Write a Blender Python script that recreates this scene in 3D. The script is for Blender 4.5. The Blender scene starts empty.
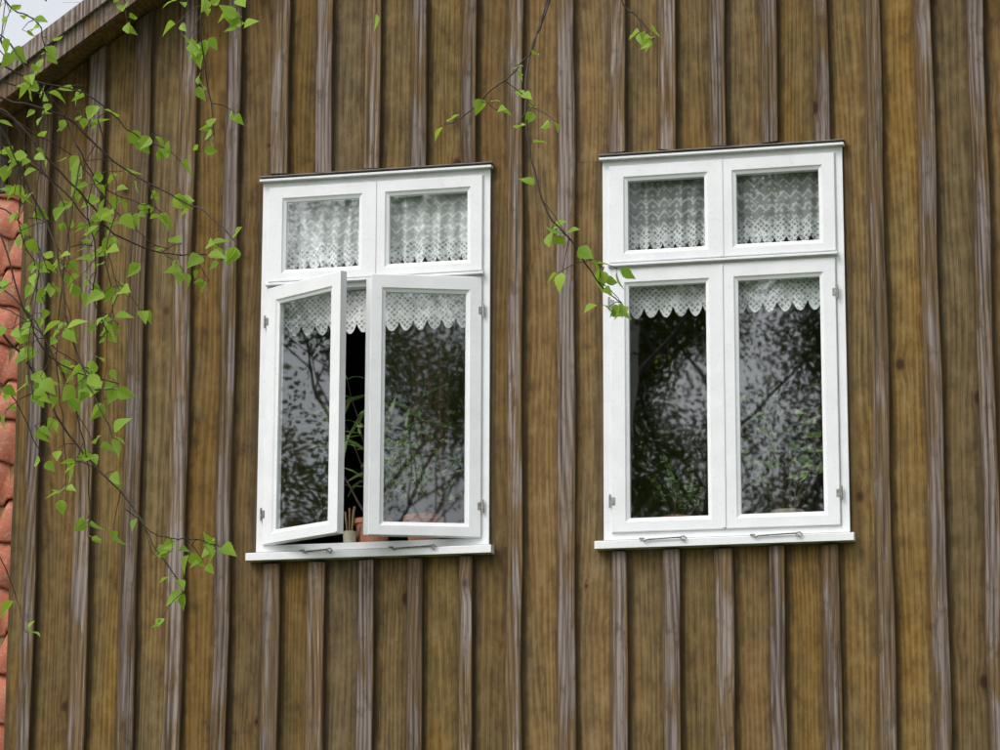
import bpy, math, random
import numpy as np
from mathutils import Vector, Matrix
random.seed(11); rng=np.random.default_rng(5)
S=bpy.context.scene
S.view_settings.view_transform='Standard'
S.view_settings.look='None'; S.view_settings.exposure=0
ZO=5.82   # height of the window heads above the ground

# ------------------------------------------------------------------ helpers
class MB:
    def __init__(s): s.v=[];s.f=[];s.m=[];s.c=[]
    def add(s,vs,fs,mat=0,col=None):
        b=len(s.v); s.v+= [tuple(p) for p in vs]
        s.f+= [tuple(i+b for i in f) for f in fs]; s.m+=[mat]*len(fs)
        if col is None: col=(random.random(),random.random(),random.random(),1)
        if isinstance(col,list): s.c+=col
        else: s.c+=[col]*len(vs)
    def box(s,x0,x1,y0,y1,z0,z1,mat=0,col=None):
        vs=[(x,y,z) for x in (x0,x1) for y in (y0,y1) for z in (z0,z1)]
        s.add(vs,[(0,1,3,2),(4,6,7,5),(0,4,5,1),(2,3,7,6),(0,2,6,4),(1,5,7,3)],mat,col)
    def tube(s,pts,rad,n=6,mat=0,col=None,cap=True):
        pts=[Vector(p) for p in pts]; vs=[];fs=[]
        k=len(pts)
        up=Vector((0.3,0.2,1)).normalized()
        for i,p in enumerate(pts):
            t=(pts[min(i+1,k-1)]-pts[max(i-1,0)])
            if t.length<1e-9: t=Vector((0,0,1))
            t.normalize()
            a=t.cross(up)
            if a.length<0.05: a=t.cross(Vector((1,0,0)))
            a.normalize(); b=t.cross(a)
            r=rad[i] if hasattr(rad,'__len__') else rad
            for j in range(n):
                th=2*math.pi*j/n
                vs.append(p+a*math.cos(th)*r+b*math.sin(th)*r)
        for i in range(k-1):
            for j in range(n):
                j2=(j+1)%n
                fs.append((i*n+j,i*n+j2,(i+1)*n+j2,(i+1)*n+j))
        if cap: fs.append(tuple(range(n))[::-1]); fs.append(tuple((k-1)*n+j for j in range(n)))
        s.add(vs,fs,mat,col)
    def lathe(s,prof,cx,cy,n=20,mat=0,col=None):
        vs=[];fs=[]
        for r,z in prof:
            for j in range(n):
                a=2*math.pi*j/n; vs.append((cx+r*math.cos(a),cy+r*math.sin(a),z))
        for i in range(len(prof)-1):
            for j in range(n):
                fs.append((i*n+j,i*n+(j+1)%n,(i+1)*n+(j+1)%n,(i+1)*n+j))
        s.add(vs,fs,mat,col)
    def obj(s,name,mats,parent=None,smooth=False,loc=None):
        me=bpy.data.meshes.new(name); me.from_pydata(s.v,[],s.f)
        for m in mats: me.materials.append(m)
        me.polygons.foreach_set('material_index',s.m)
        ca=me.color_attributes.new('rnd','FLOAT_COLOR','POINT')
        ca.data.foreach_set('color',np.array(s.c,dtype=np.float32).ravel())
        if smooth: me.polygons.foreach_set('use_smooth',[True]*len(me.polygons))
        me.update()
        o=bpy.data.objects.new(name,me); bpy.context.collection.objects.link(o)
        if parent: o.parent=parent
        if loc: o.location=loc
        return o
def empty(name,loc=(0,0,0),parent=None):
    o=bpy.data.objects.new(name,None); o.location=loc; bpy.context.collection.objects.link(o)
    if parent: o.parent=parent
    return o

class NT:
    def __init__(s,name):
        s.mat=bpy.data.materials.new(name); s.mat.use_nodes=True
        s.t=s.mat.node_tree; s.t.nodes.clear()
        s.out=s.n('ShaderNodeOutputMaterial')
    def n(s,typ,**kw):
        nd=s.t.nodes.new(typ)
        for k,v in kw.items():
            setattr(nd,k,v)
        return nd
    def l(s,a,b): s.t.links.new(a,b)
    def put(s,sock,val):
        if isinstance(val,bpy.types.NodeSocket): s.l(val,sock)
        else: sock.default_value=val
    def math(s,op,a,b=0.0,c=None,clamp=False):
        nd=s.n('ShaderNodeMath',operation=op); nd.use_clamp=clamp
        s.put(nd.inputs[0],a); s.put(nd.inputs[1],b)
        if c is not None: s.put(nd.inputs[2],c)
        return nd.outputs[0]
    def vmul(s,v,k):
        nd=s.n('ShaderNodeVectorMath',operation='MULTIPLY'); s.put(nd.inputs[0],v); s.put(nd.inputs[1],k); return nd.outputs[0]
    def vadd(s,v,k):
        nd=s.n('ShaderNodeVectorMath',operation='ADD'); s.put(nd.inputs[0],v); s.put(nd.inputs[1],k); return nd.outputs[0]
    def noise(s,v,scale,detail=4,rough=0.55,dist=0.0):
        nd=s.n('ShaderNodeTexNoise'); s.put(nd.inputs['Vector'],v); nd.inputs['Scale'].default_value=scale
        nd.inputs['Detail'].default_value=detail; nd.inputs['Roughness'].default_value=rough; nd.inputs['Distortion'].default_value=dist
        return nd.outputs['Fac']
    def rng(s,v,a,b,c=0.0,d=1.0,smooth=False):
        nd=s.n('ShaderNodeMapRange'); 
        if smooth: nd.interpolation_type='SMOOTHSTEP'
        s.put(nd.inputs['Value'],v)
        nd.inputs['From Min'].default_value=a; nd.inputs['From Max'].default_value=b
        nd.inputs['To Min'].default_value=c; nd.inputs['To Max'].default_value=d
        return nd.outputs['Result']
    def mix(s,f,a,b,blend='MIX'):
        nd=s.n('ShaderNodeMix',data_type='RGBA',blend_type=blend)
        s.put(nd.inputs[0],f)
        for sock,val in ((nd.inputs[6],a),(nd.inputs[7],b)):
            if isinstance(val,tuple) and len(val)==3: val=val+(1,)
            s.put(sock,val)
        return nd.outputs[2]
    def obj(s): return s.n('ShaderNodeTexCoord').outputs['Object']
    def rnd(s):
        a=s.n('ShaderNodeAttribute'); a.attribute_name='rnd'
        sp=s.n('ShaderNodeSeparateColor'); s.l(a.outputs['Color'],sp.inputs[0])
        s.alpha=a.outputs['Alpha']
        return a.outputs['Color'],sp.outputs[0],sp.outputs[1],sp.outputs[2]
    def bsdf(s,col,rough=0.7,spec=0.3,bump=None,bstr=0.3,bdist=0.002,**kw):
        b=s.n('ShaderNodeBsdfPrincipled')
        if isinstance(col,tuple) and len(col)==3: col=col+(1,)
        s.put(b.inputs['Base Color'],col); s.put(b.inputs['Roughness'],rough)
        b.inputs['Specular IOR Level'].default_value=spec
        for k,v in kw.items(): s.put(b.inputs[k],v)
        if bump is not None:
            bp=s.n('ShaderNodeBump'); bp.inputs['Strength'].default_value=bstr; bp.inputs['Distance'].default_value=bdist
            s.l(bump,bp.inputs['Height']); s.l(bp.outputs[0],b.inputs['Normal'])
        return b.outputs[0]
    def done(s,sh): s.l(sh,s.out.inputs['Surface']); return s.mat

# ------------------------------------------------------------------ materials
def wood(name,kind):
    t=NT(name); o=t.obj(); rc,r,g,b=t.rnd()
    off=t.vmul(rc,(13.0,7.0,29.0)); v=t.vadd(o,off)
    # knots
    kv=t.vmul(v,(1.0,0.0,0.70))
    vo=t.n('ShaderNodeTexVoronoi'); t.l(kv,vo.inputs['Vector']); vo.inputs['Scale'].default_value=5.0
    dist=vo.outputs['Distance']
    sp=t.n('ShaderNodeSeparateColor'); t.l(vo.outputs['Color'],sp.inputs[0])
    on=t.math('GREATER_THAN',sp.outputs[0],0.34 if kind=='board' else 0.72)
    size=t.rng(sp.outputs[1],0,1,0.05,0.14)
    kd=t.math('DIVIDE',dist,size)
    knot=t.math('MULTIPLY',t.rng(kd,0.45,1.15,1,0,True),on)
    halo=t.math('MULTIPLY',t.rng(kd,0.7,3.0,1,0,True),on)
    sx=t.n('ShaderNodeCombineXYZ'); t.l(t.math('MULTIPLY',halo,0.013),sx.inputs[0])
    gv=t.vadd(v,sx.outputs[0])
    fine=t.noise(t.vmul(gv,(1,1,0.014)),210,3,0.7)
    mid=t.noise(t.vmul(gv,(1,1,0.022)),62,3,0.6)
    wob=t.noise(t.vmul(gv,(1,1,0.12)),5,1,0.5)
    wx=t.n('ShaderNodeSeparateXYZ'); t.l(gv,wx.inputs[0])
    ph=t.math('ADD',t.math('MULTIPLY',wx.outputs[0],230.0),t.math('MULTIPLY',wob,40.0))
    rings=t.math('MULTIPLY_ADD',t.math('SINE',ph),0.5,0.5)
    big=t.noise(t.vmul(v,(1,1,0.30)),3.4,3,0.6)
    blot=t.noise(t.vmul(v,(1,1,0.55)),16,4,0.65)
    gr=t.math('ADD',t.math('MULTIPLY',fine,0.38),t.math('ADD',t.math('MULTIPLY',mid,0.44),t.math('MULTIPLY',rings,0.18)))
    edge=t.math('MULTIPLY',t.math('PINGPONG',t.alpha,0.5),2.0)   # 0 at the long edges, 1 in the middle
    if kind=='board':
        gq=t.rng(gr,0.36,0.64)
        c=t.mix(gq,(0.118,0.064,0.017),(0.218,0.128,0.036))
        c=t.mix(t.rng(t.math('ADD',big,t.rng(b,0,1,-0.14,0.14)),0.40,0.62),c,t.mix(gq,(0.088,0.057,0.020),(0.172,0.118,0.043)))
        c=t.mix(t.math('MULTIPLY',t.rng(blot,0.50,0.72),0.55),c,(0.262,0.175,0.072))
        c=t.mix(t.math('MULTIPLY',t.rng(blot,0.47,0.28),0.75),c,(0.058,0.035,0.014))
        c=t.mix(t.math('MULTIPLY',t.rng(mid,0.60,0.70),0.50),c,(0.045,0.028,0.013))
        w=t.math('MULTIPLY',t.rng(fine,0.52,0.66),t.rng(t.math('ADD',big,t.math('MULTIPLY',b,0.2)),0.56,0.82))
        c=t.mix(t.math('MULTIPLY',w,0.5),c,(0.24,0.195,0.14))
        # grime along the batten edges, with shade painted into the colour for depth
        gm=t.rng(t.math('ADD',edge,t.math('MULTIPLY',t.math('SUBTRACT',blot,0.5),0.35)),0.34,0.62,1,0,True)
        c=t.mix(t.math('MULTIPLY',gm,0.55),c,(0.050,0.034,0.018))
    else:
        gq=t.rng(gr,0.34,0.64)
        brown=t.mix(gq,(0.070,0.042,0.018),(0.175,0.110,0.048))
        grey=t.mix(gq,(0.080,0.061,0.052),(0.265,0.218,0.192))
        st=t.math('ADD',t.math('MULTIPLY',t.noise(t.vmul(v,(1,1,0.06)),36,4,0.7),0.6),t.math('MULTIPLY',t.noise(t.vmul(v,(1,1,0.3)),6.5,2,0.6),0.6))
        st=t.math('ADD',st,t.rng(r,0,1,-0.15,0.04))
        st=t.math('ADD',st,t.rng(edge,0.0,0.5,-0.10,0.02))
        c=t.mix(t.rng(st,0.50,0.60),brown,grey)
        c=t.mix(t.math('MULTIPLY',t.rng(fine,0.58,0.67),0.50),c,(0.36,0.32,0.29))
        c=t.mix(t.math('MULTIPLY',t.rng(mid,0.43,0.32),0.75),c,(0.04,0.028,0.018))
        c=t.mix(t.math('MULTIPLY',t.rng(blot,0.45,0.3),0.6),c,(0.06,0.04,0.022))
        c=t.mix(t.rng(edge,0.0,0.14,0.55,0.0),c,(0.045,0.03,0.018))
    c=t.mix(t.math('MULTIPLY',halo,0.36),c,(0.080,0.034,0.011))
    c=t.mix(t.math('MULTIPLY',knot,0.90),c,(0.030,0.012,0.005))
    k=t.rng(g,0,1,0.78,1.24); hs=t.n('ShaderNodeHueSaturation'); t.l(k,hs.inputs['Value']); t.l(c,hs.inputs['Color'])
    t.l(t.rng(r,0,1,0.88,1.06),hs.inputs['Saturation'])
    h=t.noise(t.vmul(v,(1,1,0.016)),150,1,0.6)
    return t.done(t.bsdf(hs.outputs[0],0.8,0.2,h,0.6,0.004))
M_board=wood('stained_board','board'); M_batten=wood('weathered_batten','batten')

def white_paint():
    t=NT('white_paint'); o=t.obj()
    n1=t.noise(o,6,4,0.6); n2=t.noise(t.vmul(o,(1,1,1)),55,2,0.6)
    c=t.mix(t.rng(n1,0.4,0.7),(0.77,0.785,0.80),(0.71,0.725,0.735))
    c=t.mix(t.math('MULTIPLY',t.rng(n2,0.58,0.75),0.25),c,(0.48,0.47,0.43))
    return t.done(t.bsdf(c,0.42,0.4,None))
M_white=white_paint()
def simple(name,a,b,scale=8,rough=0.7,spec=0.3,metal=0.0,stretch=(1,1,1),bs=0.2):
    t=NT(name); n=t.noise(t.vmul(t.obj(),stretch),scale,3,0.6)
    return t.done(t.bsdf(t.mix(t.rng(n,0.3,0.7),a,b),rough,spec,n,bs,0.003,Metallic=metal))
M_grey=simple('weathered_flashing',(0.16,0.145,0.13),(0.30,0.28,0.26),12)
M_metal=simple('galvanised_steel',(0.18,0.17,0.16),(0.40,0.39,0.37),60,0.4,0.5,0.8)
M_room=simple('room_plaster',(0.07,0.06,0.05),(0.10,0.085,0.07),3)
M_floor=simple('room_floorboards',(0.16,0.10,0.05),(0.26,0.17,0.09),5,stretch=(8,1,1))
M_pot=simple('terracotta',(0.30,0.12,0.07),(0.42,0.19,0.12),14,0.8)
M_pot2=simple('glazed_pot',(0.30,0.26,0.20),(0.45,0.40,0.32),14,0.4)
M_soil=simple('potting_soil',(0.02,0.014,0.01),(0.05,0.035,0.025),50)
M_stone=simple('granite_plinth',(0.18,0.17,0.16),(0.32,0.31,0.29),5)
M_drape=simple('brown_drape',(0.085,0.042,0.032),(0.14,0.075,0.06),20,0.9)

def glass():
    t=NT('window_glass'); o=t.obj()
    n=t.noise(o,2.2,1,0.5)
    bp=t.n('ShaderNodeBump'); bp.inputs['Strength'].default_value=0.12; bp.inputs['Distance'].default_value=0.006; t.l(n,bp.inputs['Height'])
    g=t.n('ShaderNodeBsdfGlossy'); g.inputs['Roughness'].default_value=0.016; g.inputs['Color'].default_value=(0.95,0.98,0.99,1)
    t.l(bp.outputs[0],g.inputs['Normal'])
    tr=t.n('ShaderNodeBsdfTransparent'); tr.inputs['Color'].default_value=(0.93,0.955,0.95,1)
    ge=t.n('ShaderNodeNewGeometry'); dp=t.n('ShaderNodeVectorMath',operation='DOT_PRODUCT')
    t.l(ge.outputs['Normal'],dp.inputs[0]); t.l(ge.outputs['Incoming'],dp.inputs[1])
    cs_=t.math('ABSOLUTE',dp.outputs['Value'])
    f=t.math('MULTIPLY_ADD',t.math('POWER',t.math('SUBTRACT',1.0,cs_,clamp=True),5.0),0.84,0.16,clamp=True)
    m=t.n('ShaderNodeMixShader'); t.l(f,m.inputs[0]); t.l(tr.outputs[0],m.inputs[1]); t.l(g.outputs[0],m.inputs[2])
    return t.done(m.outputs[0])
M_glass=glass()

def lace(name,body,lift):
    t=NT(name); o=t.obj(); s=t.n('ShaderNodeSeparateXYZ'); t.l(o,s.inputs[0])
    x,z=s.outputs[0],s.outputs[2]
    def tri(a,per): return t.math('PINGPONG',a,per)
    d=t.math('ADD',tri(x,0.014),tri(z,0.014))
    loz=t.math('LESS_THAN',t.math('ABSOLUTE',t.math('SUBTRACT',d,0.014)),0.0044)
    zz=t.math('ADD',tri(x,0.030),z)
    zig=t.math('LESS_THAN',t.math('PINGPONG',zz,0.032),0.0065)
    vo=t.n('ShaderNodeTexVoronoi'); t.l(t.vmul(o,(1,0,1)),vo.inputs['Vector']); vo.inputs['Scale'].default_value=34; vo.inputs['Randomness'].default_value=0.35
    fl=t.math('LESS_THAN',vo.outputs['Distance'],0.30)
    rc,r,g,b=t.rnd()
    pat=t.math('MAXIMUM',t.math('MAXIMUM',loz,fl),zig)
    top=t.math('MULTIPLY_ADD',t.math('MAXIMUM',fl,zig),0.28,body)
    a=t.math('ADD',t.math('MULTIPLY',t.math('SUBTRACT',1.0,r),top),t.math('MULTIPLY',r,t.math('MULTIPLY_ADD',pat,0.55,lift)))
    n=t.noise(o,9,2,0.5); a=t.math('MULTIPLY',a,t.rng(n,0.3,0.7,0.88,1.1),clamp=True)
    df=t.n('ShaderNodeBsdfDiffuse'); df.inputs['Color'].default_value=(0.90,0.91,0.91,1)
    tl=t.n('ShaderNodeBsdfTranslucent'); tl.inputs['Color'].default_value=(0.75,0.77,0.77,1)
    ms=t.n('ShaderNodeMixShader'); ms.inputs[0].default_value=0.08; t.l(df.outputs[0],ms.inputs[1]); t.l(tl.outputs[0],ms.inputs[2])
    tr=t.n('ShaderNodeBsdfTransparent'); m=t.n('ShaderNodeMixShader')
    t.l(a,m.inputs[0]); t.l(tr.outputs[0],m.inputs[1]); t.l(ms.outputs[0],m.inputs[2])
    return t.done(m.outputs[0])
M_lace=lace('lace_curtain',0.68,0.45); M_lace2=lace('lace_curtain_thin',0.34,0.34)

def leafmat(name,a,b,trans,tcol,rough=0.5):
    t=NT(name); rc,r,g,bb=t.rnd()
    c=t.mix(r,a,b)
    p=t.bsdf(c,rough,0.35)
    tl=t.n('ShaderNodeBsdfTranslucent'); t.put(tl.inputs['Color'],tcol+(1,))
    m=t.n('ShaderNodeMixShader'); m.inputs[0].default_value=trans; t.l(p,m.inputs[1]); t.l(tl.outputs[0],m.inputs[2])
    return t.done(m.outputs[0])
M_birch=leafmat('fresh_birch_leaf',(0.17,0.32,0.025),(0.34,0.49,0.06),0.42,(0.40,0.60,0.05))
M_green=leafmat('tree_leaf',(0.09,0.14,0.025),(0.21,0.27,0.06),0.3,(0.22,0.30,0.05),0.7)
M_house=leafmat('houseplant_leaf',(0.16,0.28,0.07),(0.32,0.42,0.16),0.2,(0.2,0.34,0.08))
M_twig=simple('birch_twig',(0.035,0.024,0.018),(0.09,0.065,0.05),30,0.7)
M_bark=simple('tree_bark',(0.06,0.052,0.042),(0.14,0.12,0.10),9,0.9,0.2,stretch=(1,1,0.3),bs=0.6)
def birchbark():
    t=NT('birch_bark'); o=t.obj(); n=t.noise(t.vmul(o,(1,1,5)),4,4,0.6)
    return t.done(t.bsdf(t.mix(t.rng(n,0.55,0.62),(0.62,0.60,0.56),(0.05,0.045,0.04)),0.7,0.3,n,0.3,0.004))
M_bbark=birchbark()
def tiles():
    t=NT('clay_pantile'); rc,r,g,b=t.rnd(); o=t.obj()
    n=t.noise(o,7,3,0.6); n2=t.noise(o,40,3,0.6)
    c=t.mix(r,(0.38,0.115,0.060),(0.54,0.19,0.11))
    c=t.mix(t.math('MULTIPLY',t.rng(n,0.45,0.72),0.55),c,(0.24,0.13,0.08))
    c=t.mix(t.math('MULTIPLY',t.rng(n2,0.52,0.68),0.5),c,(0.50,0.36,0.29))
    return t.done(t.bsdf(c,0.75,0.3,n2,0.3,0.003))
M_tile=tiles()
def grass():
    t=NT('lawn'); o=t.obj(); n=t.noise(o,0.35,4,0.6); n2=t.noise(o,9,3,0.7)
    c=t.mix(t.rng(n,0.35,0.65),(0.045,0.075,0.018),(0.08,0.105,0.03)); c=t.mix(t.math('MULTIPLY',n2,0.6),c,(0.03,0.045,0.012))
    return t.done(t.bsdf(c,0.9,0.15,None))
M_grass=grass()

# ------------------------------------------------------------------ world / light
W=bpy.data.worlds.new('World'); S.world=W; W.use_nodes=True
nt=W.node_tree; nt.nodes.clear()
sky=nt.nodes.new('ShaderNodeTexSky'); sky.sky_type='NISHITA'; sky.sun_disc=False
sky.sun_elevation=math.radians(48); sky.sun_rotation=math.radians(215); sky.dust_density=3.0; sky.air_density=1.0
hs=nt.nodes.new('ShaderNodeHueSaturation'); hs.inputs['Saturation'].default_value=0.22; hs.inputs['Value'].default_value=1.6
bg=nt.nodes.new('ShaderNodeBackground'); bg.inputs['Strength'].default_value=0.15
wo=nt.nodes.new('ShaderNodeOutputWorld')
nt.links.new(sky.outputs[0],hs.inputs['Color']); nt.links.new(hs.outputs[0],bg.inputs['Color']); nt.links.new(bg.outputs[0],wo.inputs[0])
sl=bpy.data.lights.new('sun','SUN'); sl.energy=0.95; sl.angle=math.radians(16); sl.color=(1,0.97,0.93)
so=bpy.data.objects.new('sun',sl); bpy.context.collection.objects.link(so); so.location=(-10,-20,30)
az=math.radians(215); el=math.radians(48)
sd=Vector((math.sin(az)*math.cos(el),math.cos(az)*math.cos(el),math.sin(el)))
so.rotation_euler=(-sd).to_track_quat('-Z','Y').to_euler()

# ------------------------------------------------------------------ camera
p,y,r=0.21102,0.23886,0.00335
F=np.array([-math.sin(y)*math.cos(p),math.cos(y)*math.cos(p),math.sin(p)]); R=np.array([math.cos(y),math.sin(y),0]); U=np.cross(R,F)
R2=R*math.cos(r)+U*math.sin(r); U2=-R*math.sin(r)+U*math.cos(r)
C=np.array([4.7376,-14.32263,-4.22134+ZO])
cd=bpy.data.cameras.new('camera'); cam=bpy.data.objects.new('camera',cd); bpy.context.collection.objects.link(cam)
cd.sensor_width=36; cd.lens=36*3.03201; cd.clip_end=2000; cd.clip_start=0.1
cam.matrix_world=Matrix(((R2[0],U2[0],-F[0],C[0]),(R2[1],U2[1],-F[1],C[1]),(R2[2],U2[2],-F[2],C[2]),(0,0,0,1)))
S.camera=cam

# ------------------------------------------------------------------ ground
g=MB(); g.add([(-600,-600,0),(600,-600,0),(600,600,0),(-600,600,0)],[(0,1,2,3)]); g.obj('lawn_ground',[M_grass])

# ------------------------------------------------------------------ house (local z=0 at window head)
house=empty('wooden_house',(0,0,ZO))
XL,XR=-1.32,4.27; AX=1.49
def roofz(x,off=0.0): return 1.39+0.68*AX-0.68*abs(x-AX)+off
WINS=[(0.0,1.2,-1.919,0.0),(1.777,2.977,-1.919,0.0)]
GB=-ZO+0.35
def board(mb,x0,x1,y0,y1,z0,zl,zr,ch=0.003,jit=0.0015,col=None,rag=0.0,mat=0):
    n=max(2,int(abs(max(zl,zr)-z0)/0.3)+1)
    vs=[];fs=[];cl=[]
    if col is None: col=(random.random(),random.random(),random.random(),1)
    ph=random.random()*9
    r1=random.uniform(-rag,rag);r2=random.uniform(-rag,rag)
    for i in range(n+1):
        t=i/n; dx=jit*math.sin(ph+i*1.3)+random.uniform(-jit,jit)*0.4; dy=random.uniform(-1,1)*jit*0.5
        for (x,yy) in ((x0,y1),(x0,y0+ch),(x0+ch,y0),(x1-ch,y0),(x1,y0+ch),(x1,y1)):
            fx=(x-x0)/(x1-x0); zt=zl+(zr-zl)*fx; zb=z0+(r1 if fx<0.5 else r2)
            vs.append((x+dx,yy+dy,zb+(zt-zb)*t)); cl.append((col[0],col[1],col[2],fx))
    for i in range(n):
        for j in range(6):
            k=(j+1)%6; fs.append((i*6+j,i*6+k,(i+1)*6+k,(i+1)*6+j))
    fs.append(tuple(range(6))); fs.append(tuple(n*6+j for j in range(6))[::-1])
    mb.add(vs,fs,mat,cl)
bx=[-2.2,-1.95,-1.71,-1.325,-1.205,-0.925,-0.668,-0.420,-0.171,0.086,0.322,0.581,0.828,1.09,1.333,1.593,1.859,2.112,2.367,2.626,2.882,3.14,3.392,3.648,3.90,4.15,4.40,4.66,4.92]
bw=MB(); bt=MB()
CHK=0.06 # bottom of the cheek boards above the wing roof
for i in range(len(bx)-1):
    a=bx[i]+0.002; b=bx[i+1]-0.002
    y0=random.uniform(-0.002,0.003); col=(random.random(),random.random(),random.random(),1)
    if b<XL or a>XR-0.0:
        board(bw,a,b,y0,0.03,CHK+random.uniform(-.02,.02),roofz(a,0.02),roofz(b,0.02),col=col,rag=0.01)
        continue
    segs=[(a,b,GB,None)]
    for (wx0,wx1,wz0,wz1) in WINS:
        if b>wx0 and a<wx1:
            segs=[(a,b,GB,wz0-0.01),(a,b,wz1+0.006,None)]
            if a<wx0-0.01: segs.append((a,wx0-0.003,wz0-0.01,wz1+0.006))
            if b>wx1+0.01: segs.append((wx1+0.003,b,wz0-0.01,wz1+0.006))
    for (s0,s1,z0,z1) in segs:
        zl=roofz(s0,0.02) if z1 is None else z1; zr=roofz(s1,0.02) if z1 is None else z1
        board(bw,s0,s1,y0,0.03,z0,zl,zr,col=col)
for i,x in enumerate(bx[1:-1]):
    if x==-1.325: x=-1.46
    w=random.uniform(0.076,0.098); t=random.uniform(0.032,0.040)
    a=x-w/2; b=x+w/2
    if x<XL or x>XR:
        board(bt,a,b,-t,0.0,CHK-0.02,roofz(a,0.01),roofz(b,0.01),ch=0.004,jit=0.002,rag=0.01); continue
    inw=any(x>wx0-0.03 and x<wx1+0.03 for wx0,wx1,_,_ in WINS)
    if inw:
        z=0.028+random.uniform(0,0.012)
        board(bt,a,b,-t,0.0,z,roofz(a,0.01),roofz(b,0.01),ch=0.004,jit=0.0025,rag=0.006)
        board(bt,a+random.uniform(-.008,.008),b+random.uniform(-.008,.008),-t,0.0,GB,-1.972-random.uniform(0,0.008),-1.972-random.uniform(0,0.008),ch=0.004,jit=0.0025)
    else:
        board(bt,a,b,-t,0.0,GB,roofz(a,0.01),roofz(b,0.01),ch=0.004,jit=0.004)
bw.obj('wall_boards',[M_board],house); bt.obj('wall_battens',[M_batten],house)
wl=MB()
Y0,Y1=0.031,0.15
ZB=-ZO
def prism(mb,pts,y0,y1,mat=0):
    n=len(pts); vs=[(x,y0,z) for x,z in pts]+[(x,y1,z) for x,z in pts]
    fs=[tuple(range(n)),tuple(range(n,2*n))[::-1]]+[(i,(i+1)%n,n+(i+1)%n,n+i) for i in range(n)]
    mb.add(vs,fs,mat)
for (a,b) in ((XL+0.01,0.0),(1.2,1.777),(2.977,XR-0.01)): wl.box(a,b,Y0,Y1,ZB,0.0,0)
for (a,b) in ((0.0,1.2),(1.777,2.977)): wl.box(a,b,Y0+0.001,Y1-0.001,ZB,-1.925,0)
prism(wl,[(XL+0.01,0.001),(XR-0.01,0.001),(XR-0.01,roofz(XR,-0.0)),(AX,roofz(AX)),(XL+0.01,roofz(XL))],Y0,Y1)
wl.box(XL+0.01,XL+0.15,0.151,8.9,ZB,0.4,0); wl.box(XR-0.15,XR-0.01,0.151,8.9,ZB,0.4,0)
prism(wl,[(XL+0.01,ZB),(XR-0.01,ZB),(XR-0.01,roofz(XR)),(AX,roofz(AX)),(XL+0.01,roofz(XL))],8.901,9.0)
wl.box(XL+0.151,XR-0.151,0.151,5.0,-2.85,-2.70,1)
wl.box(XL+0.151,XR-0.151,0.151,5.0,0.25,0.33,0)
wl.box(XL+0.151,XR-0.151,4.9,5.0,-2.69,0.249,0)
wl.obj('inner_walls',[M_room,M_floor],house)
pl=MB(); pl.box(XL-0.03,XR+0.03,-0.06,0.03,-ZO,GB-0.003); pl.obj('plinth',[M_stone],house)

def pantiles(mb,o,ax,up,width,length,tw=0.215,cl=0.33,c0=0,r0=0):
    o=Vector(o);ax=Vector(ax).normalized();up=Vector(up).normalized();nm=ax.cross(up).normalized()
    if nm.z<0: nm=-nm
    nc=int(width/tw);nr=int(length/cl);K=8
    for r_ in range(r0,nr):
        for c_ in range(c0,nc):
            vs=[];fs=[]
            dj=random.uniform(-0.006,0.006); lj=random.uniform(0,0.007)
            for k in range(K+1):
                u=k/K; h=0.028*math.sin(2*math.pi*(u-0.08))+0.012*math.sin(4*math.pi*u)
                for (s,lf) in ((dj,0.040+lj),(cl+0.03,0.004),(dj,0.022+lj)):
                    P=o+ax*(c_*tw+u*(tw+0.006))+up*(r_*cl+s)+nm*(h+lf)
                    vs.append(P)
            for k in range(K):
                i=k*3; fs.append((i,i+3,i+4,i+1)); fs.append((i+2,i+5,i+3,i))
            mb.add(vs,fs)
# main roof (left slope stops at the wall line behind the gable; the wing roof takes over there)
rf=MB(); tl=MB(); bb=MB()
cs=1/math.sqrt(1+0.68**2); sn=0.68*cs
def P(x,off,yy): return (x,yy,roofz(x)+off)
def slab(mb,xa,xb,o0,o1,y0,y1):
    vs=[P(xa,o0,y0),P(xb,o0,y0),P(xb,o1,y0),P(xa,o1,y0),P(xa,o0,y1),P(xb,o0,y1),P(xb,o1,y1),P(xa,o1,y1)]
    mb.add(vs,[(0,1,2,3),(4,7,6,5),(0,4,5,1),(3,2,6,7),(0,3,7,4),(1,5,6,2)],0,(random.random(),random.random(),random.random(),0.5))
for sgn in (-1,1):
    ex=AX+sgn*3.75
    if sgn==-1:
        slab(rf,ex,AX,0.03,0.13,-0.22,0.16); slab(rf,XL-0.02,AX,0.031,0.13,0.161,9.3)
    else: slab(rf,ex,AX,0.03,0.13,-0.22,9.3)
    slab(bb,ex,AX,0.0,0.105,-0.25,-0.221); slab(bb,ex,AX,0.108,0.205,-0.275,-0.222)
    up=(-sgn*cs,0,sn); L=3.75/cs+0.1
    if sgn==-1:
        pantiles(tl,(ex,-0.25,roofz(ex)+0.17),(0,1,0),up,0.44,L)
        pantiles(tl,(ex,-0.25,roofz(ex)+0.17),(0,1,0),up,9.5,L,c0=2,r0=3)
    else: pantiles(tl,(ex,-0.25,roofz(ex)+0.17),(0,1,0),up,9.5,L)
rf.obj('roof_soffit',[M_board],house); bb.obj('bargeboards',[M_batten],house); tl.obj('roof_tiles',[M_tile],house,smooth=True)
wing=MB(); a50=math.radians(60)
pantiles(wing,(-6.4,0.18,-3.75),(1,0,0),(0,math.cos(a50),math.sin(a50)),5.2,5.7,tw=0.23,cl=0.31)
wing.obj('wing_roof_tiles',[M_tile],house,smooth=True)
wg=MB()
e=5.6; py,pz=0.18,-3.78
vs=[]
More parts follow.
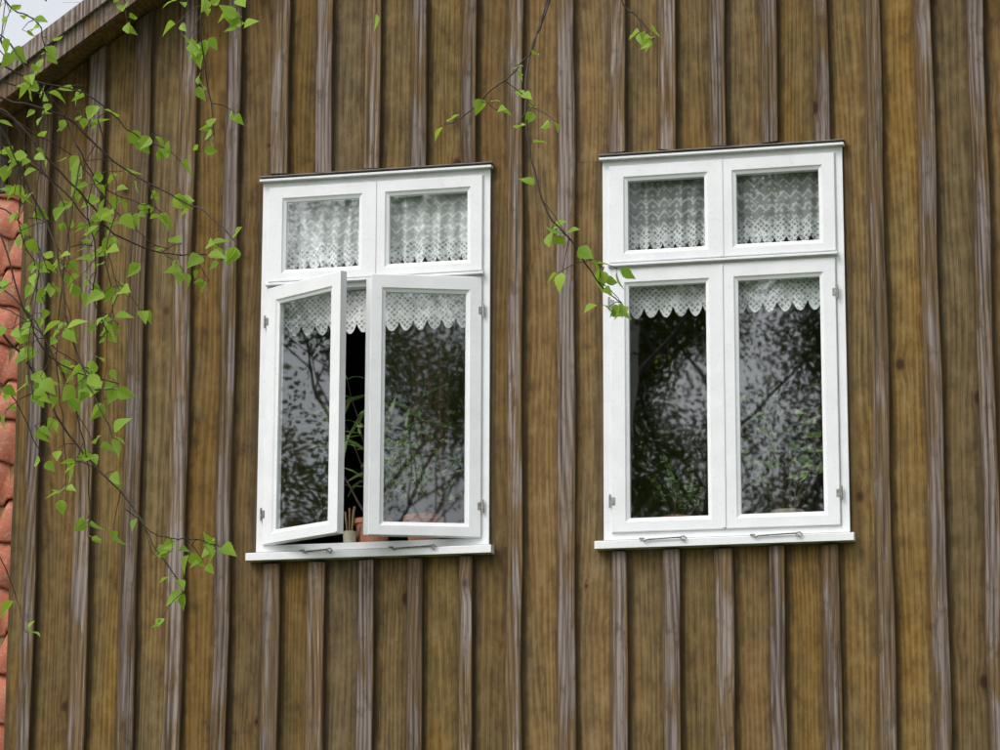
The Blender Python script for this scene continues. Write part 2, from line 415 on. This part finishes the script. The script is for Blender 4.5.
for x in (-6.35,-1.33):
    vs+=[(x,py,pz),(x,py+e*math.cos(a50),pz+e*math.sin(a50)),(x,py+2*e*math.cos(a50),pz),(x,py+2*e*math.cos(a50),-ZO),(x,py,-ZO)]
wg.add(vs,[(0,1,2,3,4),(9,8,7,6,5),(0,5,6,1),(1,6,7,2),(0,4,9,5),(2,7,8,3)],0,(0.3,0.5,0.5,0.5)); wg.obj('wing_walls',[M_board],house)

# ------------------------------------------------------------------ windows
def sash(mb,x0,x1,z0,z1,w,yf,yb,wl_=None,wr_=None,wt=None,wb=None):
    wl_=wl_ or w; wr_=wr_ or w; wt=wt or w; wb=wb or w
    prof=[(0,yb),(0,yf+0.004),(0.004,yf),('a',yf),('b',yf+0.007),('c',yf+0.013),('c',yb)]
    loops=[]
    for s,yy in prof:
        def ins(W):
            return {'a':W-0.020,'b':W-0.013,'c':W}.get(s,s) if isinstance(s,str) else s
        xa=x0+ins(wl_);xb=x1-ins(wr_);za=z0+ins(wb);zb=z1-ins(wt)
        loops.append([(xa,yy,za),(xb,yy,za),(xb,yy,zb),(xa,yy,zb)])
    vs=[p for L in loops for p in L]; fs=[]; n=len(loops)
    for i in range(n):
        i2=(i+1)%n
        for j in range(4):
            j2=(j+1)%4; fs.append((i*4+j,i*4+j2,i2*4+j2,i2*4+j))
    mb.add(vs,fs,0)
def pane(mb,x0,x1,z0,z1,yy): mb.add([(x0,yy,z0),(x1,yy,z0),(x1,yy,z1),(x0,yy,z1)],[(0,1,2,3)],1)
def lace_sheet(mb,x0,x1,zt_,zb_,yy,teeth,dens_from,amp=0.012,tooth=0.03,folds=7):
    nx=teeth*8; rows=12; vs=[];fs=[];cols=[]
    ph=random.random()*6
    for j in range(rows+1):
        for i in range(nx+1):
            u=i/nx; x=x0+(x1-x0)*u
            tt=abs(((u*teeth)%1)-0.5)*2
            zb2=zb_+tooth*tt**2.0
            z=zt_+(zb2-zt_)*j/rows
            yv=yy+amp*math.sin(u*folds*6.28+ph+0.9*math.sin(u*9))*(0.6+0.4*j/rows)+0.004*math.sin(u*40)
            vs.append((x,yv,z)); cols.append((1.0 if z<dens_from else 0.0,0,0,1))
    for j in range(rows):
        for i in range(nx):
            k=j*(nx+1)+i; fs.append((k,k+1,k+nx+2,k+nx+1))
    b=len(mb.v); mb.v+=vs; mb.f+=[tuple(i+b for i in f) for f in fs]; mb.m+=[0]*len(fs); mb.c+=cols
def window(X0,openl,openr,lacem,hooks):
    par=empty('casement_window',(X0,0,0),house)
    fr=MB()
    fr.box(0,0.04,-0.016,0.13,-1.915,0); fr.box(1.16,1.2,-0.016,0.13,-1.915,0)
    fr.box(0.04,1.16,-0.015,0.13,-0.036,0); fr.box(0.04,1.16,-0.015,0.13,-1.915,-1.882)
    fr.box(0.04,1.16,-0.015,0.13,-0.575,-0.532)
    fr.box(0.582,0.618,-0.012,0.035,-0.532,-0.036)
    vs=[(0.03,-0.012,-0.527),(0.03,-0.05,-0.541),(0.03,-0.05,-0.549),(0.03,-0.012,-0.553)]
    vs+=[(1.17,b_,c_) for a_,b_,c_ in vs]
    fr.add(vs,[(0,1,5,4),(1,2,6,5),(2,3,7,6),(0,3,2,1),(4,5,6,7)],0)
    fr.obj('frame',[M_white],par)
    up=MB()
    for (a,b,wl_,wr_) in ((0.036,0.5985,0.092,0.084),(0.6015,1.164,0.072,0.082)):
        sash(up,a,b,-0.529,-0.032,0.08,-0.030,0.02,wl_,wr_,0.078,0.062)
        pane(up,a+wl_-0.004,b-wr_+0.004,-0.475,-0.105,-0.008)
    up.box(0.5915,0.6085,-0.034,-0.0301,-0.526,-0.036,0)
    up.obj('upper_sashes',[M_white,M_glass],par)
    for side,ang in (('casement_l',openl),('casement_r',openr)):
        mb=MB(); W_=0.557
        if side=='casement_l':
            sash(mb,0,W_,-1.318,0,0.08,-0.016,0.026,0.089,0.082,0.088,0.070); pane(mb,0.085,W_-0.078,-1.253,-0.083,0.006)
            mb.box(W_-0.010,W_+0.006,-0.0205,-0.0162,-1.312,-0.006)
            ox=0.0415
        else:
            sash(mb,-W_,0,-1.318,0,0.08,-0.016,0.026,0.075,0.080,0.088,0.070); pane(mb,-W_+0.071,-0.076,-1.253,-0.083,0.006)
            mb.box(-W_-0.02,-W_+0.004,0.0265,0.034,-1.31,-0.008)
            ox=1.2-0.0415
        for hz in (-0.14,-1.13):
            s_=-1 if side=='casement_l' else 1
            mb.tube([(s_*0.007,-0.020,hz),(s_*0.007,-0.020,hz-0.065)],0.0055,8,2)
            mb.box(min(0,s_*-0.018),max(0,s_*-0.018),-0.0182,-0.0165,hz-0.052,hz-0.015,2)
        o=mb.obj(side,[M_white,M_glass,M_metal],par); o.location=(ox,-0.014,-0.563)
        o.rotation_euler=(0,0,-math.radians(ang) if side=='casement_l' else math.radians(ang))
    ex=MB()
    vs=[(-0.010,-0.050,0.0),(-0.010,-0.050,0.011),(-0.010,0.02,0.022),(-0.010,0.02,0.001)]
    vs+=[(1.212,b_,c_) for a_,b_,c_ in vs]
    ex.add(vs,[(0,4,5,1),(1,5,6,2),(2,6,7,3),(0,3,7,4),(0,1,2,3),(7,6,5,4)],0)
    vs=[(-0.035,-0.075,-1.964),(-0.035,-0.075,-1.930),(-0.035,-0.070,-1.926),(-0.035,0.0,-1.9165),(-0.035,0.02,-1.964)]
    vs+=[(1.225,b_,c_) for a_,b_,c_ in vs]
    ex.add(vs,[(0,5,6,1),(1,6,7,2),(2,7,8,3),(3,8,9,4),(4,9,5,0),(0,1,2,3,4),(9,8,7,6,5)],0)
    ex.obj('head_and_sill',[M_white],par)
    hd=MB(); hd.box(-0.014,1.216,-0.054,0.0,0.0225,0.026); hd.obj('head_flashing',[M_grey],par)
    hk=MB()
    for (a,b) in hooks:
        z=-1.915; hk.tube([(a,-0.05,z-0.005),(a,-0.078,z-0.008),(a+0.015,-0.085,z-0.022),(a+0.03,-0.084,z-0.014),(b-0.03,-0.084,z-0.008),(b-0.012,-0.084,z-0.003),(b,-0.084,z-0.014),(b-0.008,-0.084,z-0.026),(b-0.02,-0.084,z-0.02)],0.0036,6)
        hk.tube([(a-0.012,-0.080,z-0.008),(a+0.012,-0.080,z-0.008)],0.0048,8)
        hk.tube([(b-0.03,-0.06,z-0.004),(b-0.03,-0.084,z-0.008),(b-0.03,-0.084,z-0.024)],0.003,6)
    hk.obj('stay_hooks',[M_metal],par)
    cu=MB()
    lace_sheet(cu,0.045,0.597,-0.04,-0.462,0.052,9,-0.34,0.013,0.04)
    lace_sheet(cu,0.603,1.155,-0.04,-0.462,0.052,9,-0.34,0.013,0.04)
    cu.obj('upper_curtains',[lacem],par)
    cv=MB(); lace_sheet(cv,0.045,1.155,-0.58,-0.80,0.055,15,0.0,0.007,0.05,9); cv.obj('lace_valance',[M_lace],par)
    isl=MB(); isl.box(-0.03,1.23,0.1305,0.42,-1.925,-1.895); isl.obj('inner_sill',[M_white],par)
    return par
w1=window(0.0,31,20,M_lace,((0.72,0.95),(0.26,0.42)))
w2=window(1.777,0,0,M_lace2,((0.20,0.42),(0.74,0.98)))
dr=MB()
for (a,b) in ((0.66,0.86),(-0.02,0.06),(1.14,1.22)):
    n=24; vs=[];fs=[]
    for i in range(n+1):
        u=i/n; x=a+(b-a)*u; yv=0.5+0.025*math.sin(u*22)
        vs+=[(x,yv,-0.1),(x,yv,-2.3)]
    for i in range(n): fs.append((2*i,2*i+2,2*i+3,2*i+1))
    dr.add(vs,fs)
dr.obj('drapes',[M_drape],house,smooth=True)

# ------------------------------------------------------------------ leaves
HALF=[(0.0,0.0),(0.10,0.22),(0.24,0.37),(0.30,0.345),(0.42,0.36),(0.47,0.31),(0.60,0.27),(0.64,0.22),(0.78,0.14),(1.0,0.0)]
def add_leaf(mb,pos,d,nrm,L,mat=0,fold=0.25,half=HALF,curl=0.15):
    d=Vector(d).normalized(); s=d.cross(Vector(nrm))
    if s.length<1e-3: s=d.cross(Vector((1,0.3,0.2)))
    s.normalize(); n=s.cross(d)
    vs=[];fs=[];m=len(half)
    for x,w in half: vs.append(pos+d*x*L-n*curl*x*x*L)
    for sg in (1,-1):
        for x,w in half[1:-1]: vs.append(pos+d*x*L+s*sg*w*L+n*(fold*w-curl*x*x)*L)
    for sg in (0,1):
        o=m+sg*(m-2)
        for i in range(m-1):
            a,b=i,i+1
            ea=None if i==0 else o+i-1; eb=None if i+1==m-1 else o+i
            f=[q for q in (a,b,eb,ea) if q is not None]
            if sg: f=f[::-1]
            fs.append(tuple(f))
    mb.add(vs,fs,mat)

def houseplant(name,x,yv,h,spread,potm,nb,leafL,long=False,ps=1.0):
    e_=empty(name,(x,yv,-1.895),house); mb=MB()
    mb.lathe([(r_*ps,z_*ps) for r_,z_ in [(0.0,0.0),(0.055,0),(0.075,0.12),(0.083,0.12),(0.083,0.14),(0.072,0.14),(0.068,0.12)]],0,0,20,0)
    mb.lathe([(0,0.12*ps),(0.07*ps,0.12*ps)],0,0,20,1); mb.obj('pot',[potm,M_soil],e_,smooth=False)
    pb=MB()
    for i in range(nb):
        a=random.random()*6.28; pts=[Vector((0.02*math.cos(a),0.02*math.sin(a),0.11*ps))]
        dv=Vector((math.cos(a)*spread,math.sin(a)*spread*0.35,1)).normalized(); k=8; L=h*random.uniform(0.55,1)/k
        for j in range(k):
            dv=(dv+Vector((random.uniform(-.3,.3),random.uniform(-.2,.2),random.uniform(-.1,.25)))).normalized()
            pts.append(pts[-1]+dv*L)
            if j>1:
                for q in range(3 if not long else 2):
                    ld=Vector((random.uniform(-1,1),random.uniform(-1,1),random.uniform(-.3,1)))
                    hf=HALF if not long else [(0,0),(0.15,0.05),(0.5,0.07),(0.8,0.04),(1,0)]
                    add_leaf(pb,pts[-1],ld,Vector((random.uniform(-1,1),random.uniform(-1,1),1)),leafL*random.uniform(.7,1.2),1,half=hf,curl=0.4 if long else 0.1)
        pb.tube(pts,[0.008*(1-0.8*j/k) for j in range(k+1)],6,0)
    pb.obj('stems_and_leaves',[M_twig,M_house],e_)
houseplant('jade_plant',0.80,0.24,0.62,0.7,M_pot,14,0.04,ps=1.25)
houseplant('dracaena',0.53,0.25,0.90,0.30,M_pot,7,0.17,True,ps=1.2)
houseplant('ficus_plant',1.777+0.86,0.27,0.90,0.35,M_pot2,8,0.06)
houseplant('jade_plant.001',1.777+0.30,0.33,0.35,0.7,M_pot,7,0.035)
bk=MB(); bk.lathe([(0,0),(0.03,0),(0.036,0.1),(0.033,0.1),(0.028,0.01)],0.43,0.18,16,0)
for i in range(5): 
    a=random.uniform(-.12,.12); bk.tube([(0.43+a*0.1,0.18,0.01),(0.43+a*0.9,0.18+random.uniform(-.03,.03),0.2+random.random()*0.05)],[0.003,0.006],6,1)
o=bk.obj('brush_jar',[M_pot2,M_floor],house); o.location=(0,0,-1.895)

# ------------------------------------------------------------------ generic branching tree
def grow(mb,start,d,L,r,depth,tips,spread=0.55,gnarl=0.12,upb=0.12,kids=(3,5),segn=6,ratio=0.62):
    pts=[Vector(start)];rad=[r];dv=Vector(d).normalized();k=segn
    for j in range(k):
        dv=(dv+Vector((random.uniform(-1,1),random.uniform(-1,1),random.uniform(-1,1)))*gnarl+Vector((0,0,upb*0.3))).normalized()
        pts.append(pts[-1]+dv*L/k); rad.append(r*(1-0.6*(j+1)/k))
    mb.tube(pts,rad,max(4,8-2*(3-depth)) if depth>1 else 3,0,cap=False)
    if depth<=1: tips.append(pts)
    if depth==0: return
    for c in range(random.randint(*kids)):
        t=random.uniform(0.35,1.0); i=min(k-1,int(t*k)); f=t*k-i
        P=pts[i].lerp(pts[i+1],f)
        dd=(pts[i+1]-pts[i]).normalized()
        side=Vector((random.gauss(0,1),random.gauss(0,1),random.gauss(0,0.6))); side=(side-dd*side.dot(dd)).normalized()
        nd=(dd*(1-spread*0.5)+side*spread+Vector((0,0,upb))).normalized()
        grow(mb,P,nd,L*ratio*random.uniform(0.75,1.15),max(rad[i]*0.55,0.004),depth-1,tips,spread,gnarl,upb,kids,segn,ratio)
def quads_obj(name,centers,size,mats,parent,seed=1):
    g_=np.random.default_rng(seed); n=len(centers); c=np.array(centers,dtype=np.float64)
    a=g_.normal(size=(n,3)); a/=np.linalg.norm(a,axis=1)[:,None]
    b=g_.normal(size=(n,3)); b-= (a*b).sum(1)[:,None]*a; b/=np.linalg.norm(b,axis=1)[:,None]
    s=size*g_.uniform(0.6,1.25,size=(n,1))
    v=np.stack([c-a*s*0.5,c+b*s*0.38,c+a*s*0.55,c-b*s*0.38],axis=1).reshape(-1,3)
    me=bpy.data.meshes.new(name)
    me.vertices.add(4*n); me.vertices.foreach_set('co',v.astype(np.float32).ravel())
    me.loops.add(4*n); me.loops.foreach_set('vertex_index',np.arange(4*n,dtype=np.int32))
    me.polygons.add(n); me.polygons.foreach_set('loop_start',np.arange(0,4*n,4,dtype=np.int32))
    me.polygons.foreach_set('loop_total',np.full(n,4,dtype=np.int32))
    me.update(calc_edges=True)
    ca=me.color_attributes.new('rnd','FLOAT_COLOR','POINT')
    cc=np.repeat(g_.uniform(size=(n,4)),4,axis=0); ca.data.foreach_set('color',cc.astype(np.float32).ravel())
    for m in mats: me.materials.append(m)
    o=bpy.data.objects.new(name,me); bpy.context.collection.objects.link(o); o.parent=parent; return o
def tree(name,x,yv,h,trunk_r,nleaf,leafsize,scat,depth=4,limbs=14,spread=0.55,seed=3,low=0.25,clump=60):
    random.seed(seed); e_=empty(name,(x,yv,0)); mb=MB(); tips=[]
    pts=[];rad=[]
    for j in range(13):
        t=j/12; pts.append(Vector((0.25*math.sin(t*4+seed),0.2*math.sin(t*3+1),h*0.92*t))); rad.append(trunk_r*(1-0.9*t)*(1.35 if j==0 else 1))
    mb.tube(pts,rad,10,0)
    for i in range(limbs):
        t=low+(0.95-low)*i/limbs; k=int(t*12); P=pts[k].lerp(pts[min(12,k+1)],t*12-k)
        a=i*2.4+random.uniform(-.4,.4); L=h*0.30*(1.15-0.75*(t-low)/(1-low))
        grow(mb,P,(math.cos(a),math.sin(a),0.45+0.5*t),L,rad[k]*0.36,depth-1,tips,spread)
    mb.obj('trunk_and_limbs',[M_bark],e_,smooth=True)
    if nleaf:
        cs_=[]; g_=np.random.default_rng(seed)
        T=[p for tp in tips for p in tp[1:]]
        idx=g_.integers(0,len(T),size=nleaf//clump)
        for i in idx:
            cs_.append(np.array(T[i])+g_.normal(size=(clump,3))*scat*g_.uniform(0.5,1.3))
        quads_obj('leaves',np.concatenate(cs_),leafsize,[M_green],e_,seed)
    return e_
tree('maple_tree',-2.6,-30,17.0,0.20,190000,0.075,0.36,seed=3,clump=40)
tree('maple_tree.001',-9.0,-32,17.5,0.22,80000,0.075,0.36,seed=8,limbs=16,clump=30)
tree('maple_tree.002',13.0,-29,16.5,0.22,70000,0.075,0.36,seed=12,limbs=15,clump=30)
tree('maple_tree.003',-20.0,-5.0,13.0,0.22,90000,0.075,0.34,seed=15,limbs=14,clump=40,low=0.16)
tree('bare_oak_tree',-10.5,24,17.0,0.3,2500,0.09,0.3,seed=21,limbs=14,clump=10)
random.seed(77)

# ------------------------------------------------------------------ birch with hanging twigs in front of the house
# the twigs hang in a slightly ragged vertical sheet; (a,b) = 2.5 mm steps right / down in that sheet
D0=7.6; SC=D0/3032.01
O=C+F*D0
bt_e=empty('birch_tree',(0,0,0))
def T(a,b,dd=0.0): return Vector(O+R2*(a-500)*SC+U2*(375-b)*SC+F*dd)
tw=MB(); lv=MB()
def hang_leaf(P,L=None,fwd=0.0):
    L=L or random.uniform(0.026,0.056)
    d=Vector((random.uniform(-1,1)*0.9,random.uniform(-1,1)*0.7,random.uniform(-1.0,0.35)))
    d.normalize()
    st=P+d*0.012
    tw.tube([P,st],[0.0007,0.0006],4,0,cap=False)
    n=Vector((random.uniform(-.8,.8),random.uniform(-1,0.2),random.uniform(-0.1,1.0)))
    add_leaf(lv,st,d,n,L,0,fold=random.uniform(0.1,0.6),curl=random.uniform(-0.1,0.4))
def smooth(pts,n=5):
    out=[]
    m=len(pts)
    for i in range(m-1):
        p0=pts[max(i-1,0)];p1=pts[i];p2=pts[i+1];p3=pts[min(i+2,m-1)]
        for j in range(n):
            t=j/n
            out.append(0.5*((2*p1)+(p2-p0)*t+(2*p0-5*p1+4*p2-p3)*t*t+(3*p1-p0-3*p2+p3)*t**3))
    out.append(pts[-1]); return out
def twig(path,r0,r1,leafrate,start=0.0,spurs=0.5,dd=0.0,Lf=None):
    ph=random.random()*6
    if path[-1][0]<260: leafrate*=1.25
    pts=[T(a,b,dd+0.10*math.sin(ph+i*0.7)) for i,(a,b) in enumerate(path)]
    pts=smooth(pts,5)
    pts=[p+Vector((random.uniform(-1,1),random.uniform(-1,1),random.uniform(-1,1)))*0.003 for p in pts]
    n=len(pts); tw.tube(pts,[r0+(r1-r0)*i/(n-1) for i in range(n)],5,0,cap=False)
    for i in range(1,n):
        t=i/(n-1)
        if t<start: continue
        if random.random()<leafrate:
            if random.random()<spurs:
                d=Vector((random.uniform(-1,1),random.uniform(-1,1),random.uniform(-1.1,0.5))).normalized()
                L=random.uniform(0.03,0.10); q=[pts[i],pts[i]+d*L*0.5,pts[i]+d*L+Vector((0,0,-0.012))]
                tw.tube(q,[0.0013,0.0011,0.0009],4,0,cap=False)
                for k in range(random.choice((1,2,2,3))): hang_leaf(q[-1] if k<2 else q[1],Lf)
            else: hang_leaf(pts[i],Lf)
    hang_leaf(pts[-1],Lf); 
    if leafrate>0.3: hang_leaf(pts[-1],Lf)
B=[ # path, r0, r1, rate, start, depth
 ([(-160,40),(-60,75),(0,98),(60,115),(110,160),(165,192),(205,212),(238,244)],.004,.0017,.42,.35,0),
 ([(-160,45),(-60,80),(5,112),(40,150),(85,200),(108,232),(155,250),(197,250)],.004,.0017,.45,.3,.1),
 ([(-150,60),(-50,100),(0,130),(30,190),(58,250),(75,330),(98,385),(122,432)],.004,.0017,.42,.35,-.1),
 ([(-120,20),(-40,45),(30,78),(82,92),(128,130),(156,142)],.003,.0014,.55,.3,.05),
 ([(-140,-30),(-60,0),(0,35),(22,60),(48,95)],.003,.0012,.5,.4,0),
 ([(-100,-60),(-20,-30),(12,8),(36,22),(40,50)],.003,.0012,.6,.4,.1),
 ([(-150,180),(-60,250),(0,332),(28,372),(55,428),(90,470),(128,508),(152,545),(186,590)],.0042,.0015,.30,.35,.05),
 ([(128,508),(160,535),(190,540),(216,548)],.0016,.0012,.35,.4,.05),
 ([(-100,120),(-30,180),(10,240),(30,300),(52,352),(80,372),(118,384)],.003,.0014,.5,.35,-.05),
 ([(60,115),(78,160),(72,220),(64,290),(58,360),(62,430),(60,492)],.0022,.0012,.2,.2,.05),
 ([(85,200),(92,250),(88,300),(100,340),(96,400)],.0019,.0012,.3,.2,.05),
 ([(5,112),(20,150),(52,190),(66,255),(62,270)],.0022,.0012,.45,.1,.05),
 ([(110,160),(118,200),(112,250),(124,292)],.0018,.0012,.4,.2,.0),
 ([(-100,140),(-20,150),(30,165),(70,205),(104,246)],.003,.0012,.45,.3,.12),
 ([(-60,250),(0,290),(40,330),(70,400),(84,470),(80,520)],.0024,.0012,.14,.3,.12),
 ([(40,150),(36,210),(44,270),(36,340),(42,400)],.002,.0012,.2,.2,-.05),
 ([(98,120),(104,170),(96,230),(104,300),(98,330)],.0018,.0012,.2,.3,.1),
 ([(-40,60),(0,80),(50,100),(74,150),(92,180),(120,196),(150,204)],.0024,.0012,.3,.3,.1),
 ([(-40,200),(0,210),(30,260),(20,330),(28,390)],.0022,.0012,.35,.3,.1),
 ([(-60,280),(-10,300),(30,320),(62,350),(92,372)],.0022,.0012,.4,.35,.02),
 ([(-60,90),(-10,110),(22,170),(18,230),(30,262)],.0022,.0012,.4,.35,.02),
 ([(150,-150),(185,-60),(205,-10),(200,20),(205,75),(210,130)],.0028,.0012,.5,.35,.1),
 ([(190,-150),(225,-60),(236,-10),(240,28)],.0024,.0012,.5,.5,.15),
 ([(100,-150),(122,-60),(126,-10),(132,26)],.0022,.0012,.3,.6,.0),
 ([(350,-150),(372,-60),(378,10)],.0022,.0012,.05,.8,.0),
 ([(560,-160),(556,-80),(548,0),(532,50),(525,100),(528,150),(545,215),(573,248),(600,288),(620,302)],.0038,.0015,.36,.42,-.1),
 ([(573,248),(590,262),(604,268)],.0014,.0012,.7,.3,-.1),
 ([(548,0),(536,45),(520,72),(492,95),(462,120),(445,124)],.0024,.0013,.45,.3,-.1),
 ([(600,-150),(612,-50),(622,-5),(638,12),(654,38)],.0022,.0012,.6,.55,.0),
 ([(-80,420),(-30,500),(0,560),(12,600)],.0018,.0012,.2,.5,.0),
 ([(-90,300),(-30,360),(10,400),(34,460)],.0022,.0012,.3,.4,.1),
 ([(-90,60),(-20,100),(20,126),(60,150),(96,200),(140,238),(176,266)],.0022,.0012,.4,.35,.2),
]
for path,r0,r1,rate,st,dd in B: twig(path,r0,r1,rate,st,0.55,dd)
trunk_base=T(-620,375,-0.2); tb=Vector((trunk_base.x,trunk_base.y,0))
tr=MB(); tp=[tb+Vector((0.10*math.sin(i*0.8),0.08*math.sin(i*0.6+1),i*0.8)) for i in range(14)]
tr.tube(tp,[0.17*(1-0.92*i/13)+(0.06 if i==0 else 0) for i in range(14)],14,0); tr.obj('trunk',[M_bbark],bt_e,smooth=True)
def limb(pts,r0,r1):
    q=smooth(pts,5); n=len(q); tw.tube(q,[r0+(r1-r0)*i/(n-1) for i in range(n)],7,0)
    return q
L1=limb([tp[5],T(-420,120,0),T(-260,30,0),T(-160,42,0.0)],.035,.006)
L2=limb([tp[6],T(-400,-120,0),T(-150,-140,0.05),T(150,-152,0.05),T(360,-158,0.0),T(600,-155,-0.08)],.04,.006)
for s_,e2 in ((T(-260,30,0),[(-220,40),(-150,60)]),(T(-260,30,0),[(-200,80),(-150,180)]),(T(-260,30,0),[(-180,60),(-120,20)]),(T(-300,60,0),[(-250,140),(-100,140)]),(T(-300,60,0),[(-200,260),(-90,300)]),(T(-300,60,0),[(-200,320),(-80,420)]),(T(-150,-140,.05),[(-130,-90),(-100,-60)]),(T(-150,-140,.05),[(-145,-80),(-140,-30)]),(T(-260,30,0),[(-180,90),(-100,120)]),(T(-260,30,0),[(-180,40),(-90,60)]),(T(-260,30,0),[(-180,45),(-160,45)]),(T(-260,30,0),[(-150,40),(-40,60)]),(T(-260,30,0),[(-150,120),(-40,200)]),(T(-260,30,0),[(-150,150),(-60,250)]),(T(-260,30,0),[(-150,170),(-60,280)]),(T(-260,30,0),[(-150,60),(-60,90)])):
    limb([s_]+[T(a,b,0.03) for a,b in e2],.005,.003)
tips=[]
for i in range(9):
    a=i*2.4; P=tp[7+i*6//9]; 
    if math.cos(a)*1.0>0.2 and i<3: continue
    grow(tw,P,(math.cos(a),math.sin(a),0.7),1.5-0.08*i,0.025,2,tips,0.6,0.16,-0.05,(3,4),5,0.6)
for t_ in tips:
    for p_ in t_[1:]:
        if random.random()<0.6: hang_leaf(p_)
tw.obj('limbs_and_twigs',[M_twig],bt_e,smooth=True); lv.obj('leaves',[M_birch],bt_e)
print('ok',len(lv.f),len(tw.f))
